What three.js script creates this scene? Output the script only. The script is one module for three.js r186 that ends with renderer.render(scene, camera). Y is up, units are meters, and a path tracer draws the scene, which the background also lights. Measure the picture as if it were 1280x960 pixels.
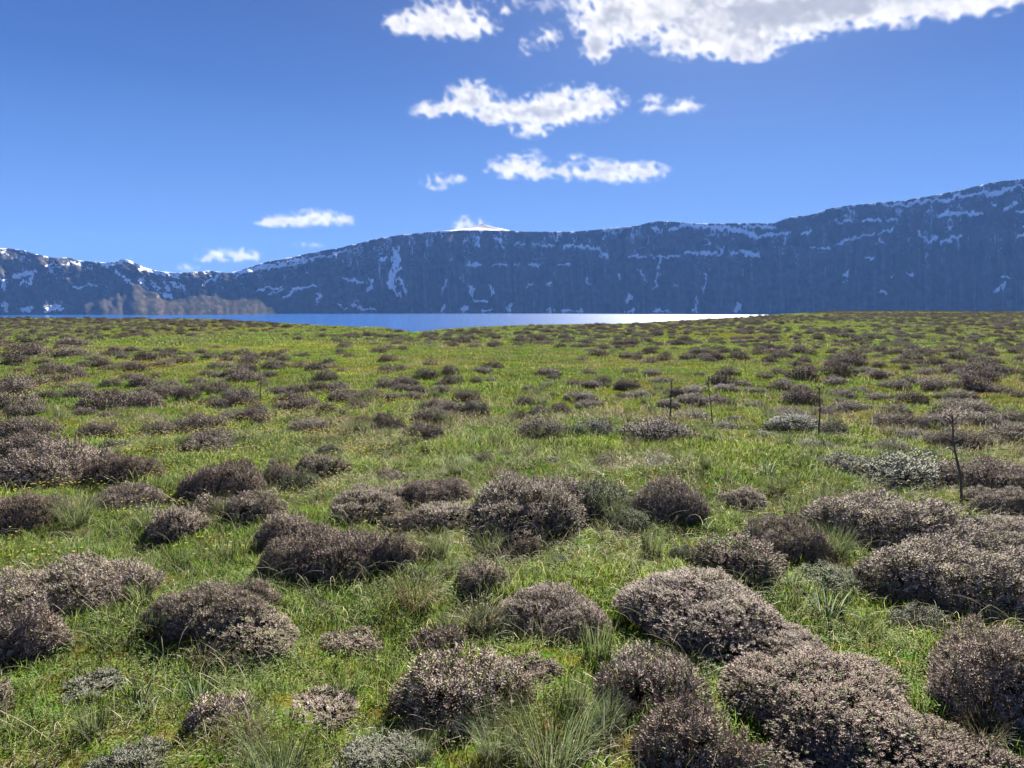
import * as THREE from 'three';
import { mergeGeometries } from 'three/addons/utils/BufferGeometryUtils.js';

// ------------------------------------------------------------------ camera
const scene = new THREE.Scene();
const EYE = 1.65, F = 960, PITCH = Math.atan(105 / 960);
const camera = new THREE.PerspectiveCamera(2 * Math.atan(480 / 960) * 180 / Math.PI, 4 / 3, 0.1, 30000);
camera.position.set(0, EYE, 0);
camera.lookAt(0, EYE - Math.tan(PITCH) * 10, -10);
camera.updateMatrixWorld();

const renderer = new THREE.WebGLRenderer({ antialias: true });
renderer.setSize(1024, 768);
renderer.toneMapping = THREE.LinearToneMapping;
renderer.toneMappingExposure = 4.4;
renderer.shadowMap.enabled = true;

// ------------------------------------------------------------------ numbers
function rng(seed) { let a = seed >>> 0; return () => { a = (a + 0x6D2B79F5) | 0; let t = Math.imul(a ^ (a >>> 15), 1 | a); t = (t + Math.imul(t ^ (t >>> 7), 61 | t)) ^ t; return ((t ^ (t >>> 14)) >>> 0) / 4294967296; }; }
function hash(x, y, s) { let h = Math.imul(x, 374761393) ^ Math.imul(y, 668265263) ^ Math.imul(s, 2147483647 - 1299709); h = Math.imul(h ^ (h >>> 13), 1274126177); return ((h ^ (h >>> 16)) >>> 0) / 4294967296; }
function vnoise(x, y, s = 1) {
  const xi = Math.floor(x), yi = Math.floor(y); let u = x - xi, v = y - yi;
  u = u * u * u * (u * (u * 6 - 15) + 10); v = v * v * v * (v * (v * 6 - 15) + 10);
  const a = hash(xi, yi, s), b = hash(xi + 1, yi, s), c = hash(xi, yi + 1, s), d = hash(xi + 1, yi + 1, s);
  return a + (b - a) * u + (c - a) * v + (a - b - c + d) * u * v;
}
function fbm(x, y, o = 5, s = 1) { let r = 0, a = 0.5, t = 0; for (let i = 0; i < o; i++) { r += a * vnoise(x, y, s + i * 17); t += a; x = x * 2.03 + 11.3; y = y * 2.03 + 5.7; a *= 0.5; } return r / t; }
const clamp = (x, a = 0, b = 1) => Math.min(b, Math.max(a, x));
const sstep = (a, b, x) => { const t = clamp((x - a) / (b - a)); return t * t * (3 - 2 * t); };
const mix = (a, b, t) => a + (b - a) * t;
const D2R = Math.PI / 180;
function lerpTable(tab, x) { if (x <= tab[0][0]) return tab[0][1]; for (let i = 1; i < tab.length; i++) if (x <= tab[i][0]) { const t = (x - tab[i - 1][0]) / (tab[i][0] - tab[i - 1][0]); return mix(tab[i - 1][1], tab[i][1], t); } return tab[tab.length - 1][1]; }
// a photo pixel (1280 x 960) gives a direction only: bearing (clockwise from straight ahead) and elevation
const CP = Math.cos(PITCH), SP = Math.sin(PITCH);
function pixelDir(px, py) { const x = (px - 640) / F, y = (480 - py) / F; return new THREE.Vector3(x, y * CP - SP, -(CP + y * SP)).normalize(); }
function pixelBE(px, py) { const d = pixelDir(px, py); return [Math.atan2(d.x, -d.z), Math.asin(d.y)]; }

// ------------------------------------------------------------------ sky
const SUN_B = 14.5 * D2R, SUN_E = 29 * D2R;
const sunDir = new THREE.Vector3(Math.sin(SUN_B) * Math.cos(SUN_E), Math.sin(SUN_E), -Math.cos(SUN_B) * Math.cos(SUN_E));
{
  const W = 4096, H = 2048, data = new Float32Array(W * H * 4);
  const up = [[-2, [0.20, 0.39, 0.80]], [0, [0.215, 0.405, 0.80]], [4, [0.175, 0.355, 0.76]], [9, [0.115, 0.265, 0.66]], [15, [0.060, 0.163, 0.49]], [22, [0.037, 0.106, 0.365]], [32, [0.03, 0.085, 0.30]], [50, [0.028, 0.075, 0.25]], [90, [0.026, 0.068, 0.22]]];
  const AIR = 0.252, col = [0, 1, 2].map(k => up.map(([e, c]) => [e, c[k] * AIR]));
  for (let j = 0; j < H; j++) {
    const el = ((j + 0.5) / H - 0.5) * Math.PI, e = el / D2R;
    const base = [0, 1, 2].map(k => lerpTable(col[k], e));
    const ce = Math.cos(el), se = Math.sin(el);
    for (let i = 0; i < W; i++) {
      const a = ((i + 0.5) / W - 0.5) * 2 * Math.PI;
      const cs = (Math.cos(a) * ce) * sunDir.x + se * sunDir.y + (Math.sin(a) * ce) * sunDir.z;
      const ang = Math.acos(clamp(cs, -1, 1)) / D2R;
      const g = 0.04 * Math.exp(-ang / 18) + 0.16 * Math.exp(-ang / 4.5);
      const k = (j * W + i) * 4;
      data[k] = base[0] + g * 0.8; data[k + 1] = base[1] + g * 0.92; data[k + 2] = base[2] + g; data[k + 3] = 1;
    }
  }
  // clouds: lobes [px, py, half width px, half height px] turned into bearing and elevation, eaten away by noise
  const clouds = [
    { th: 1.0, l: [[845, -5, 95, 42], [930, 20, 70, 42], [900, 45, 60, 26], [985, 15, 70, 34], [770, 30, 34, 30], [745, 62, 14, 16], [1060, 5, 70, 24], [1140, 0, 80, 26], [1220, 0, 50, 18], [935, 65, 30, 12], [1000, -60, 260, 60]] },
    { th: 0.45, l: [[556, 27, 42, 21], [525, 30, 26, 14], [585, 34, 26, 14], [500, 30, 14, 12], [575, 14, 14, 12]] },
    { th: 0.6, l: [[592, 125, 26, 18], [560, 135, 24, 9], [535, 139, 16, 8], [640, 142, 40, 12], [712, 134, 42, 20], [745, 128, 26, 14], [682, 142, 42, 14], [660, 163, 20, 10], [610, 148, 16, 8]] },
    { th: 0.35, l: [[650, 209, 28, 13], [630, 212, 18, 9], [675, 215, 18, 9], [706, 215, 14, 10], [745, 214, 32, 11], [785, 217, 36, 11], [810, 214, 16, 8]] },
    { th: 0.25, l: [[817, 132, 13, 10], [838, 139, 12, 5], [856, 133, 15, 8]] },
    { th: 0.4, l: [[395, 273, 24, 8], [360, 277, 28, 6], [427, 275, 13, 7], [340, 279, 14, 4]] },
    { th: 0.35, l: [[287, 319, 26, 7], [265, 323, 14, 4], [305, 322, 16, 6]] },
    { th: 0.25, l: [[588, 281, 17, 8], [575, 285, 8, 4]] },
    { th: 0.1, l: [[387, 306, 13, 3], [546, 228, 14, 8], [568, 225, 10, 5], [548, 234, 8, 4], [682, 48, 13, 13], [657, 62, 6, 12], [635, 12, 11, 6], [237, 335, 10, 4], [671, 190, 8, 4], [720, 196, 8, 4]] },
  ];
  const lobes = [];
  for (const c of clouds) for (const [px, py, rx, ry] of c.l) {
    const [b, e] = pixelBE(px, py), k = 1 / F * Math.cos(Math.atan((480 - py) / F)) ** 2;
    lobes.push([b, e, rx / F / (1 + ((px - 640) / F) ** 2) ** 0.5 * 1.25, ry * k * 1.3, c.th]);
  }
  // the same kind of fair-weather cloud goes on round the rest of the sky
  const r = rng(77);
  for (let n = 0; n < 60; n++) {
    const b = (r() * 2 - 1) * Math.PI, e = (4 + 55 * r() * r()) * D2R;
    if (Math.abs(b) < 0.72 && e < 0.42) continue;
    const m = 3 + Math.floor(r() * 5), s = 0.02 + 0.03 * r() + e * 0.04;
    for (let q = 0; q < m; q++) lobes.push([b + (r() - 0.5) * s * 6, e + (r() - 0.5) * s, s * (0.6 + r()), s * (0.25 + 0.35 * r()), 0.6]);
  }
  const dens = new Float32Array(W * H);
  for (const [b, e, rx, ry, th] of lobes) {
    const ex = rx * 1.9 / Math.max(0.2, Math.cos(e)), ey = ry * 1.9;
    const j0 = Math.max(0, Math.floor(((e - ey) / Math.PI + 0.5) * H)), j1 = Math.min(H - 1, Math.ceil(((e + ey) / Math.PI + 0.5) * H));
    const i0 = Math.floor(((b - ex - Math.PI / 2) / (2 * Math.PI) + 0.5) * W), i1 = Math.ceil(((b + ex - Math.PI / 2) / (2 * Math.PI) + 0.5) * W);
    for (let j = j0; j <= j1; j++) for (let i = i0; i <= i1; i++) {
      const el = ((j + 0.5) / H - 0.5) * Math.PI, bb = ((i + 0.5) / W - 0.5) * 2 * Math.PI + Math.PI / 2;
      const dx = (bb - b) * Math.cos(el) / rx; let dy = (el - e) / ry; if (dy < 0) dy *= 1.25;
      const d = Math.max(0, 1.25 - Math.sqrt(dx * dx + dy * dy)) * (0.42 + 0.88 * th);
      const k = j * W + (((i % W) + W) % W);
      dens[k] = Math.max(dens[k], d) + 0.35 * Math.min(dens[k], d);
    }
  }
  const cover = new Float32Array(W * H), tone = new Float32Array(W * H * 3);
  for (let j = 0; j < H; j++) for (let i = 0; i < W; i++) {
    const d0 = dens[j * W + i]; if (d0 <= 0) continue;
    const el = ((j + 0.5) / H - 0.5) * Math.PI, bb = ((i + 0.5) / W - 0.5) * 2 * Math.PI;
    const X = bb * Math.cos(el) * 57.3, Y = el * 57.3;
    const wx = X + 0.5 * (fbm(X * 1.1, Y * 1.3, 3, 3) - 0.5), wy = Y + 0.5 * (fbm(X * 1.1 + 9, Y * 1.3, 3, 5) - 0.5);
    const billow = 1 - Math.abs(2 * fbm(wx * 1.3, wy * 1.7, 3, 9) - 1);
    const fine = fbm(wx * 2.6, wy * 3.0, 3, 21);
    const q = d0 * 1.15 + (billow - 0.72) * 1.3 + (fine - 0.5) * 0.85 - 0.34;
    const wisp = 0.3 * sstep(-0.45, 0.15, q) * sstep(0.45, 0.7, fbm(wx * 1.2 + 60, wy * 3.4, 4, 43)), a = Math.max(wisp, sstep(-0.06, 0.7, q)); if (a <= 0) continue;
    const core = sstep(0.8, 2.3, q + 2.6 * (fbm(wx * 0.5 + 3, wy * 0.75, 4, 31) - 0.5)) * 0.8;
    const puff = fbm(wx * 1.9 + 20, wy * 2.3, 4, 41), bright = 0.275 * mix(1.0, 0.84, sstep(0.3, 1.0, q)) * (0.7 + 0.6 * puff);
    const c = [mix(bright, 0.10, core), mix(bright * 0.99, 0.108, core), mix(bright * 1.0, 0.13, core)];
    cover[j * W + i] = a * 0.97; for (let m = 0; m < 3; m++) tone[(j * W + i) * 3 + m] = c[m];
  }
  for (let j = 1; j < H - 1; j++) for (let i = 1; i < W - 1; i++) { // thin vapour softens every edge a little
    if (dens[j * W + i] <= 0) continue; let a = 0, t0 = 0, t1 = 0, t2 = 0;
    for (let y = -1; y <= 1; y++) for (let x = -1; x <= 1; x++) { const q = (j + y) * W + i + x, w = cover[q] * (x ? 1 : 4) * (y ? 1 : 4); a += w; t0 += w * tone[q * 3]; t1 += w * tone[q * 3 + 1]; t2 += w * tone[q * 3 + 2]; }
    if (a <= 0) continue; const k = (j * W + i) * 4, v = a / 36; data[k] = mix(data[k], t0 / a, v); data[k + 1] = mix(data[k + 1], t1 / a, v); data[k + 2] = mix(data[k + 2], t2 / a, v);
  }
  const sky = new THREE.DataTexture(data, W, H, THREE.RGBAFormat, THREE.FloatType);
  sky.mapping = THREE.EquirectangularReflectionMapping; sky.magFilter = sky.minFilter = THREE.LinearFilter; sky.colorSpace = THREE.LinearSRGBColorSpace; sky.needsUpdate = true;
  scene.background = sky; scene.environment = sky;
}
// ------------------------------------------------------------------ sun
const sun = new THREE.DirectionalLight(new THREE.Color(1, 0.95, 0.86), 5.0);
sun.position.copy(sunDir).multiplyScalar(200); sun.target.position.set(0, 0, -20);
sun.castShadow = true; sun.shadow.mapSize.set(4096, 4096); sun.shadow.radius = 1;
Object.assign(sun.shadow.camera, { left: -60, right: 60, top: 60, bottom: -60, near: 1, far: 500 });
scene.add(sun, sun.target);
scene.fog = new THREE.FogExp2(new THREE.Color(0.15, 0.34, 0.86), 0.5e-4);

// ------------------------------------------------------------------ shared helpers
const used = {};
function numbered(n) { used[n] = (used[n] ?? -1) + 1; return used[n] ? n + '_' + String(used[n]).padStart(3, '0') : n; }
function tag(o, label, category, group, kind) { o.userData.label = label; o.userData.category = category; if (group) o.userData.group = group; if (kind) o.userData.kind = kind; return o; }
function shadows(o) { o.traverse(c => { if (c.isMesh) { c.castShadow = true; c.receiveShadow = true; } }); return o; }
function structure(name, geo, mat, label, category) { const m = new THREE.Mesh(geo, mat); m.name = name; m.userData = { kind: 'structure', label, category }; shadows(m); scene.add(m); return m; }
class Soup {   // coloured triangles collected into one geometry
  constructor() { this.p = []; this.n = []; this.c = []; this.i = []; }
  vert(x, y, z, nx, ny, nz, c) { this.p.push(x, y, z); this.n.push(nx, ny, nz); this.c.push(c[0], c[1], c[2]); return this.p.length / 3 - 1; }
  tri(a, b, c) { this.i.push(a, b, c); }
  geo() {
    const g = new THREE.BufferGeometry();
    g.setAttribute('position', new THREE.Float32BufferAttribute(this.p, 3)); g.setAttribute('normal', new THREE.Float32BufferAttribute(this.n, 3)); g.setAttribute('color', new THREE.Float32BufferAttribute(this.c, 3));
    g.setIndex(this.i); return g;
  }
  // a flat leaf or blade along a bent spine: pts are [x, y, z], widths at each point, across = side direction
  ribbon(pts, widths, ax, az, c0, c1) {
    let pa = -1, pb = -1; const n = pts.length;
    for (let k = 0; k < n; k++) {
      const q = pts[Math.min(k + 1, n - 1)], o = pts[Math.max(k - 1, 0)];
      const tx = q[0] - o[0], ty = q[1] - o[1], tz = q[2] - o[2];
      let nx = ty * az, ny = tz * ax - tx * az, nz = -ty * ax; const l = Math.hypot(nx, ny, nz) || 1; nx /= l; ny /= l; nz /= l;
      if (ny < 0) { nx = -nx; ny = -ny; nz = -nz; }
      const t = k / (n - 1), c = [mix(c0[0], c1[0], t), mix(c0[1], c1[1], t), mix(c0[2], c1[2], t)], w = widths[k] / 2, p = pts[k];
      if (w <= 0) { const a = this.vert(p[0], p[1], p[2], nx, ny, nz, c); if (pa >= 0) this.tri(pa, pb, a); return; }
      const a = this.vert(p[0] - ax * w, p[1], p[2] - az * w, nx, ny, nz, c), b = this.vert(p[0] + ax * w, p[1], p[2] + az * w, nx, ny, nz, c);
      if (pa >= 0) { this.tri(pa, pb, a); this.tri(pb, b, a); }
      pa = a; pb = b;
    }
  }
}
function leafMaterial(through, rough = 0.75) { return new THREE.MeshPhysicalMaterial({ color: 0xffffff, vertexColors: true, roughness: rough, transmission: through, thickness: 0, side: THREE.DoubleSide, specularIntensity: 0.35 }); }
const shrubLeaf = leafMaterial(0.12, 0.8), grassLeaf = leafMaterial(0.62, 0.85), strawLeaf = leafMaterial(0.35, 0.6);
const bark = new THREE.MeshStandardMaterial({ color: new THREE.Color().setRGB(0.075, 0.062, 0.052), roughness: 0.95 });
const barkGrey = new THREE.MeshStandardMaterial({ color: new THREE.Color().setRGB(0.20, 0.18, 0.155), roughness: 0.9 });

// ------------------------------------------------------------------ ground: a flat moor that ends at an edge and falls to the lake
const edgeRow = [[-200, 393], [0, 397.5], [100, 398], [200, 399], [255, 399], [300, 402], [350, 404], [400, 407], [440, 409], [472, 409.5], [500, 413.5], [518, 419], [530, 415.5], [560, 412], [600, 409.5], [660, 407], [720, 406], [800, 404.5], [860, 401], [940, 396.5], [980, 393], [1050, 389.5], [1150, 389], [1280, 389], [1480, 388.5]];
const edgeTab = edgeRow.map(([x, y]) => { const [b, e] = pixelBE(x, y); return [b, EYE / Math.tan(-e)]; });
const LAKE_Y = -50;
function edgeR(b) { return lerpTable(edgeTab, b); }
function groundH(x, z) {
  const r = Math.hypot(x, z), b = Math.atan2(x, -z), re = edgeR(b);
  const near = 0.15 * (fbm(x * 0.55 + 40, z * 0.55, 3, 51) - 0.5) + 0.08 * (vnoise(x * 2.1, z * 2.1, 52) - 0.5) * sstep(60, 20, r);
  const roll = 0.22 * (fbm(x * 0.06 + 7, z * 0.06, 3, 53) - 0.5) * sstep(8, 30, r) * sstep(re, re * 0.6, r);
  let h = near * sstep(re * 1.02, re * 0.5, r) + roll;
  if (r > re) { const d = r - re; h -= 0.33 * (Math.sqrt(d * d + 36) - 6) * (0.8 + 0.4 * vnoise(x * 0.01, z * 0.01, 54)); }
  return Math.max(h, LAKE_Y - 6);
}
function tintGreen(x, z) { return fbm(x * 0.11 + 3, z * 0.11 + 8, 4, 61); }   // large patches of fresh and dry meadow
function noiseTexture(n, cells, paint, srgb) {
  const d = new Uint8Array(n * n * 4);
  for (let j = 0; j < n; j++) for (let i = 0; i < n; i++) { const c = paint(i / n, j / n, i, j); const k = (j * n + i) * 4; d[k] = c[0] * 255; d[k + 1] = c[1] * 255; d[k + 2] = c[2] * 255; d[k + 3] = 255; }
  const t = new THREE.DataTexture(d, n, n); t.wrapS = t.wrapT = THREE.RepeatWrapping; t.magFilter = THREE.LinearFilter; t.minFilter = THREE.LinearMipmapLinearFilter; t.generateMipmaps = true; if (srgb) t.colorSpace = THREE.SRGBColorSpace; t.needsUpdate = true; return t;
}
function tileFbm(u, v, f, o, s) { // wraps over 0..1
  const m = (x, y) => fbm(x * f, y * f, o, s); const a = sstep(0, 1, u), b = sstep(0, 1, v);
  return mix(mix(m(u, v), m(u - 1, v), a), mix(m(u, v - 1), m(u - 1, v - 1), a), b);
}
{
  const soil = noiseTexture(512, 0, (u, v) => { const a = tileFbm(u, v, 12, 4, 71), b = tileFbm(u, v, 70, 3, 72); const t = clamp(0.35 + (a - 0.5) * 1.6 + (b - 0.5) * 1.5), k = 0.72 + 0.55 * b; return [mix(0.98, 0.62, t) * k, mix(0.86, 0.98, t) * k, mix(0.62, 0.44, t) * k].map(x => clamp(x)); }, true);
  const relief = noiseTexture(512, 0, (u, v) => { const b = 0.5 * tileFbm(u, v, 30, 3, 75) + 0.5 * tileFbm(u, v, 110, 2, 76); return [b, b, b]; });
  const rs = []; for (let r = 0.3; r < 170; r *= 1.022) rs.push(r); for (let r = 175; r < 900; r *= 1.05) rs.push(r); rs.push(1200, 2000, 3500, 6500);
  const p = [], c = [], uv = [], ix = [], NA = 720;
  for (const r of rs) for (let a = 0; a <= NA; a++) {
    const b = a / NA * 2 * Math.PI - Math.PI, x = Math.sin(b) * r, z = -Math.cos(b) * r; let h = groundH(x, z);
    if (r > 900) h = LAKE_Y - 6;
    p.push(x, h, z); uv.push(x / 1.7, z / 1.7);
    const g = tintGreen(x, z);
    const dry = [0.115, 0.098, 0.055], fresh = [0.075, 0.125, 0.034], t = clamp(0.45 + (g - 0.5) * 2.2);
    c.push(mix(dry[0], fresh[0], t), mix(dry[1], fresh[1], t), mix(dry[2], fresh[2], t));
  }
  for (let k = 0; k < rs.length - 1; k++) for (let a = 0; a < NA; a++) { const i = k * (NA + 1) + a, j = i + NA + 1; ix.push(i, i + 1, j, i + 1, j + 1, j); }
  const g = new THREE.BufferGeometry(); g.setAttribute('position', new THREE.Float32BufferAttribute(p, 3)); g.setAttribute('color', new THREE.Float32BufferAttribute(c, 3)); g.setAttribute('uv', new THREE.Float32BufferAttribute(uv, 2)); g.setIndex(ix); g.computeVertexNormals();
  structure('ground', g, new THREE.MeshPhysicalMaterial({ vertexColors: true, map: soil, bumpMap: relief, bumpScale: 0.02, roughness: 1, specularIntensity: 0, side: THREE.DoubleSide }), 'rolling mountain moor of soil and low turf', 'ground');
}
// ------------------------------------------------------------------ lake
{
  const g = new THREE.RingGeometry(120, 4600, 180, 40); g.rotateX(-Math.PI / 2); g.translate(0, LAKE_Y, 0);
  const pos = g.attributes.position, uv = g.attributes.uv; for (let k = 0; k < pos.count; k++) uv.setXY(k, pos.getX(k) / 90, pos.getZ(k) / 90);
  const waves = noiseTexture(512, 0, (u, v) => { const b = tileFbm(u, v, 26, 5, 81); return [b, b, b]; });
  structure('lake', g, new THREE.MeshPhysicalMaterial({ color: new THREE.Color().setRGB(0.006, 0.06, 0.22), roughness: 0.22, specularIntensity: 0.55, ior: 1.33, bumpMap: waves, bumpScale: 0.06 }), 'deep blue crater lake with bright sun glitter', 'lake');
}
// ------------------------------------------------------------------ the far crater wall, with old snow in its gullies
const snowStrokes = [   // [half width, x0, y0, x1, y1, ...] in photo pixels, turned below into bearing and elevation on the wall
  [5, 494, 314, 497, 330, 491, 346], [6, 491, 346, 487, 357], [3, 488, 357, 500, 369], [3.4, 500, 348, 508, 366], [2.5, 430, 347, 455, 354], [2.5, 465, 350, 461, 364], [1.8, 475, 324, 485, 322],
  [3, 597, 297, 598, 306], [2.6, 622, 298, 630, 308], [1.5, 643, 304, 655, 305], [1.8, 665, 306, 695, 307], [2.2, 705, 308, 745, 309], [2.2, 585, 330, 601, 331], [1.6, 615, 331, 632, 331], [1.6, 645, 333, 650, 330], [1.6, 660, 330, 672, 331], [1.6, 700, 332, 711, 331],
  [1.8, 578, 345, 581, 355], [2, 551, 366, 557, 352], [2, 588, 357, 589, 372, 598, 377, 610, 376], [2, 614, 368, 614, 357], [3, 747, 311, 758, 321], [2, 750, 320, 760, 319], [1.7, 786, 321, 808, 320], [1.7, 815, 321, 850, 321], [2.2, 824, 336, 828, 322], [1.8, 823, 342, 815, 362],
  [1.6, 801, 337, 807, 352], [1.6, 772, 342, 773, 349], [1.6, 735, 347, 735, 354], [1.8, 690, 352, 686, 358], [2, 785, 376, 788, 368], [1.4, 655, 357, 665, 355], [1.5, 842, 353, 844, 358],
  [2.4, 818, 283, 826, 292], [2.6, 836, 288, 853, 283], [3, 854, 281, 895, 284], [4, 890, 283, 930, 288], [3, 925, 287, 948, 296], [2.4, 930, 282, 968, 284], [2.4, 950, 296, 985, 291], [2.4, 1003, 292, 1012, 289],
  [2.4, 856, 317, 870, 315], [2.8, 875, 317, 893, 316], [3, 898, 319, 905, 309], [2.4, 915, 318, 922, 314], [3, 926, 315, 947, 319], [1.7, 1015, 308, 1020, 309], [1.7, 1026, 311, 1039, 309], [2.2, 1046, 306, 1066, 297], [1.3, 1066, 297, 1092, 293], [1.9, 1098, 293, 1117, 287],
  [1.8, 1041, 277, 1063, 277], [1.8, 1080, 275, 1098, 276], [1.8, 1104, 274, 1122, 277], [1.4, 1105, 256, 1140, 255], [2, 1140, 254, 1180, 248], [2.8, 1180, 250, 1200, 243], [2.4, 1200, 245, 1232, 241], [3, 1236, 243, 1264, 235], [1.7, 1270, 233, 1284, 232],
  [2.8, 1174, 269, 1200, 267], [2, 1200, 267, 1225, 267], [1.6, 1236, 253, 1246, 257], [1.6, 1254, 263, 1270, 252], [1.8, 1272, 263, 1284, 263], [1.6, 1146, 289, 1160, 298], [2.4, 1163, 302, 1168, 297], [1.8, 1176, 301, 1188, 302], [2.6, 1190, 298, 1200, 296], [2.2, 1268, 296, 1280, 296],
  [1.8, 1100, 298, 1101, 303], [2.2, 1056, 344, 1060, 339], [1.5, 1057, 352, 1058, 353], [2.2, 1102, 364, 1104, 364], [1.6, 1115, 344, 1117, 343], [2, 1243, 367, 1254, 355], [1.6, 1257, 346, 1260, 346], [1.4, 1084, 322, 1092, 322], [1.4, 1136, 341, 1138, 342], [1.6, 1158, 316, 1156, 318],
  [3.6, 868, 389, 868, 386], [2.4, 868, 386, 871, 373], [1.3, 878, 366, 882, 344], [3, 921, 389, 924, 382], [3, 553, 388, 556, 381], [2.6, 581, 388, 582, 383], [3, 637, 388, 638, 382], [2, 605, 388, 612, 388], [2, 685, 388, 690, 388], [2.6, 783, 389, 794, 388], [1.6, 700, 388, 730, 389], [1.8, 820, 389, 836, 389],
  [4, 8, 388, 8, 381], [3, 30, 387, 36, 386], [4, 60, 386, 74, 386], [2, 70, 384, 70, 377], [3, 2, 348, 4, 362], [3, 18, 345, 40, 340], [2.4, 38, 352, 44, 342], [2, 24, 355, 30, 352], [1.8, 62, 332, 66, 342], [1.6, 92, 360, 120, 355], [1.6, 143, 338, 160, 352], [2, 95, 330, 102, 333], [3, 124, 329, 142, 331], [3, 150, 326, 166, 327],
  [3.4, 176, 335, 200, 341], [3, 200, 341, 222, 344], [2.4, 206, 352, 212, 362], [2.4, 216, 355, 224, 360], [2.4, 207, 366, 211, 372], [2, 226, 356, 232, 362], [2, 178, 348, 182, 360], [2, 190, 353, 200, 362], [2.4, 256, 354, 274, 343], [3.4, 295, 341, 330, 335], [3, 325, 334, 357, 331], [1.7, 362, 331, 400, 321], [1.8, 400, 321, 432, 314],
  [2, 324, 361, 350, 360], [2, 335, 368, 353, 364], [3, 358, 370, 372, 361], [2.6, 372, 361, 393, 357], [4, 396, 377, 400, 370], [2, 360, 326, 380, 323], [1.6, 425, 380, 432, 386], [1.6, 440, 384, 446, 376], [2, 448, 386, 466, 387],
];
const crest = [[-400, 318], [-200, 300], [-100, 306], [0, 310], [12, 310], [30, 313], [60, 321], [80, 322], [86, 321], [96, 325], [130, 328], [144, 327], [151, 324], [160, 324], [168, 328], [180, 334], [200, 339], [225, 341], [262, 338], [285, 341], [300, 338], [320, 331], [340, 325], [365, 321], [390, 315], [427, 309], [470, 298], [500, 293], [540, 289], [580, 287.5], [620, 287.5], [660, 289], [715, 289], [740, 287], [770, 284], [800, 281], [815, 276.5], [835, 276], [870, 279], [920, 278.5], [968, 278.5], [985, 271], [1015, 268], [1030, 262], [1045, 258], [1080, 254], [1130, 250], [1200, 237], [1240, 227], [1280, 223], [1400, 212], [1600, 225]];
const crestTab = crest.map(([x, y]) => pixelBE(x, y));
const SHORE = 3200;
function wallPoint(b, t) { // t 0 = below the water, 1 = crest, 1..1.5 = the far side
  const e = lerpTable(crestTab, b), crestR = SHORE + 90 + 0.6 * (SHORE + 200) * Math.tan(e) + 25 * Math.sin(b * 9 + 1), H = EYE + crestR * Math.tan(e);
  const k = b * 60, g = fbm(k * 1.4, t * 1.2 + 3, 4, 91), rid = 1 - Math.abs(2 * fbm(k * 1.5 + 1.4 * t + fbm(k, t * 3, 3, 92) * 2.2, t * 1.6, 4, 95) - 1), fine = fbm(k * 9, t * 14, 4, 97);
  const amp = sstep(0, 0.15, t) * sstep(1.0, 0.8, t);
  const apron = sstep(-0.58, -0.40, b) * sstep(-0.22, -0.36, b) * (0.85 + 0.3 * fbm(k * 0.8, 2, 2, 99));
  let prof, r;
  if (t <= 1) {
    const cliff = sstep(0.72, 0.8, t + 0.08 * (g - 0.5)) * 0.05 + sstep(0.45, 0.52, t + 0.14 * (g - 0.5)) * 0.04 - 0.09 * t;
    prof = clamp(t + cliff * 1.1); r = mix(SHORE, crestR, t) + amp * (1 - 0.7 * Math.min(1, apron) * sstep(0.7, 0.4, t)) * (-42 * (rid - 0.6) + 80 * (g - 0.5) - 16 * (fine - 0.5)) + 30 * (g - 0.5) - apron * 330 * Math.pow(Math.max(0, 1 - t / 0.6), 1.15);
  } else { prof = 1 - (t - 1) * 0.55; r = crestR + (t - 1) * 2600; }
  let h = mix(LAKE_Y - 5, H, prof);
  if (t > 0.9 && t <= 1.0) h += (fine - 0.5) * 7 * sstep(0.9, 1, t);
  return [Math.sin(b) * r, h, -Math.cos(b) * r, r];
}
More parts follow.
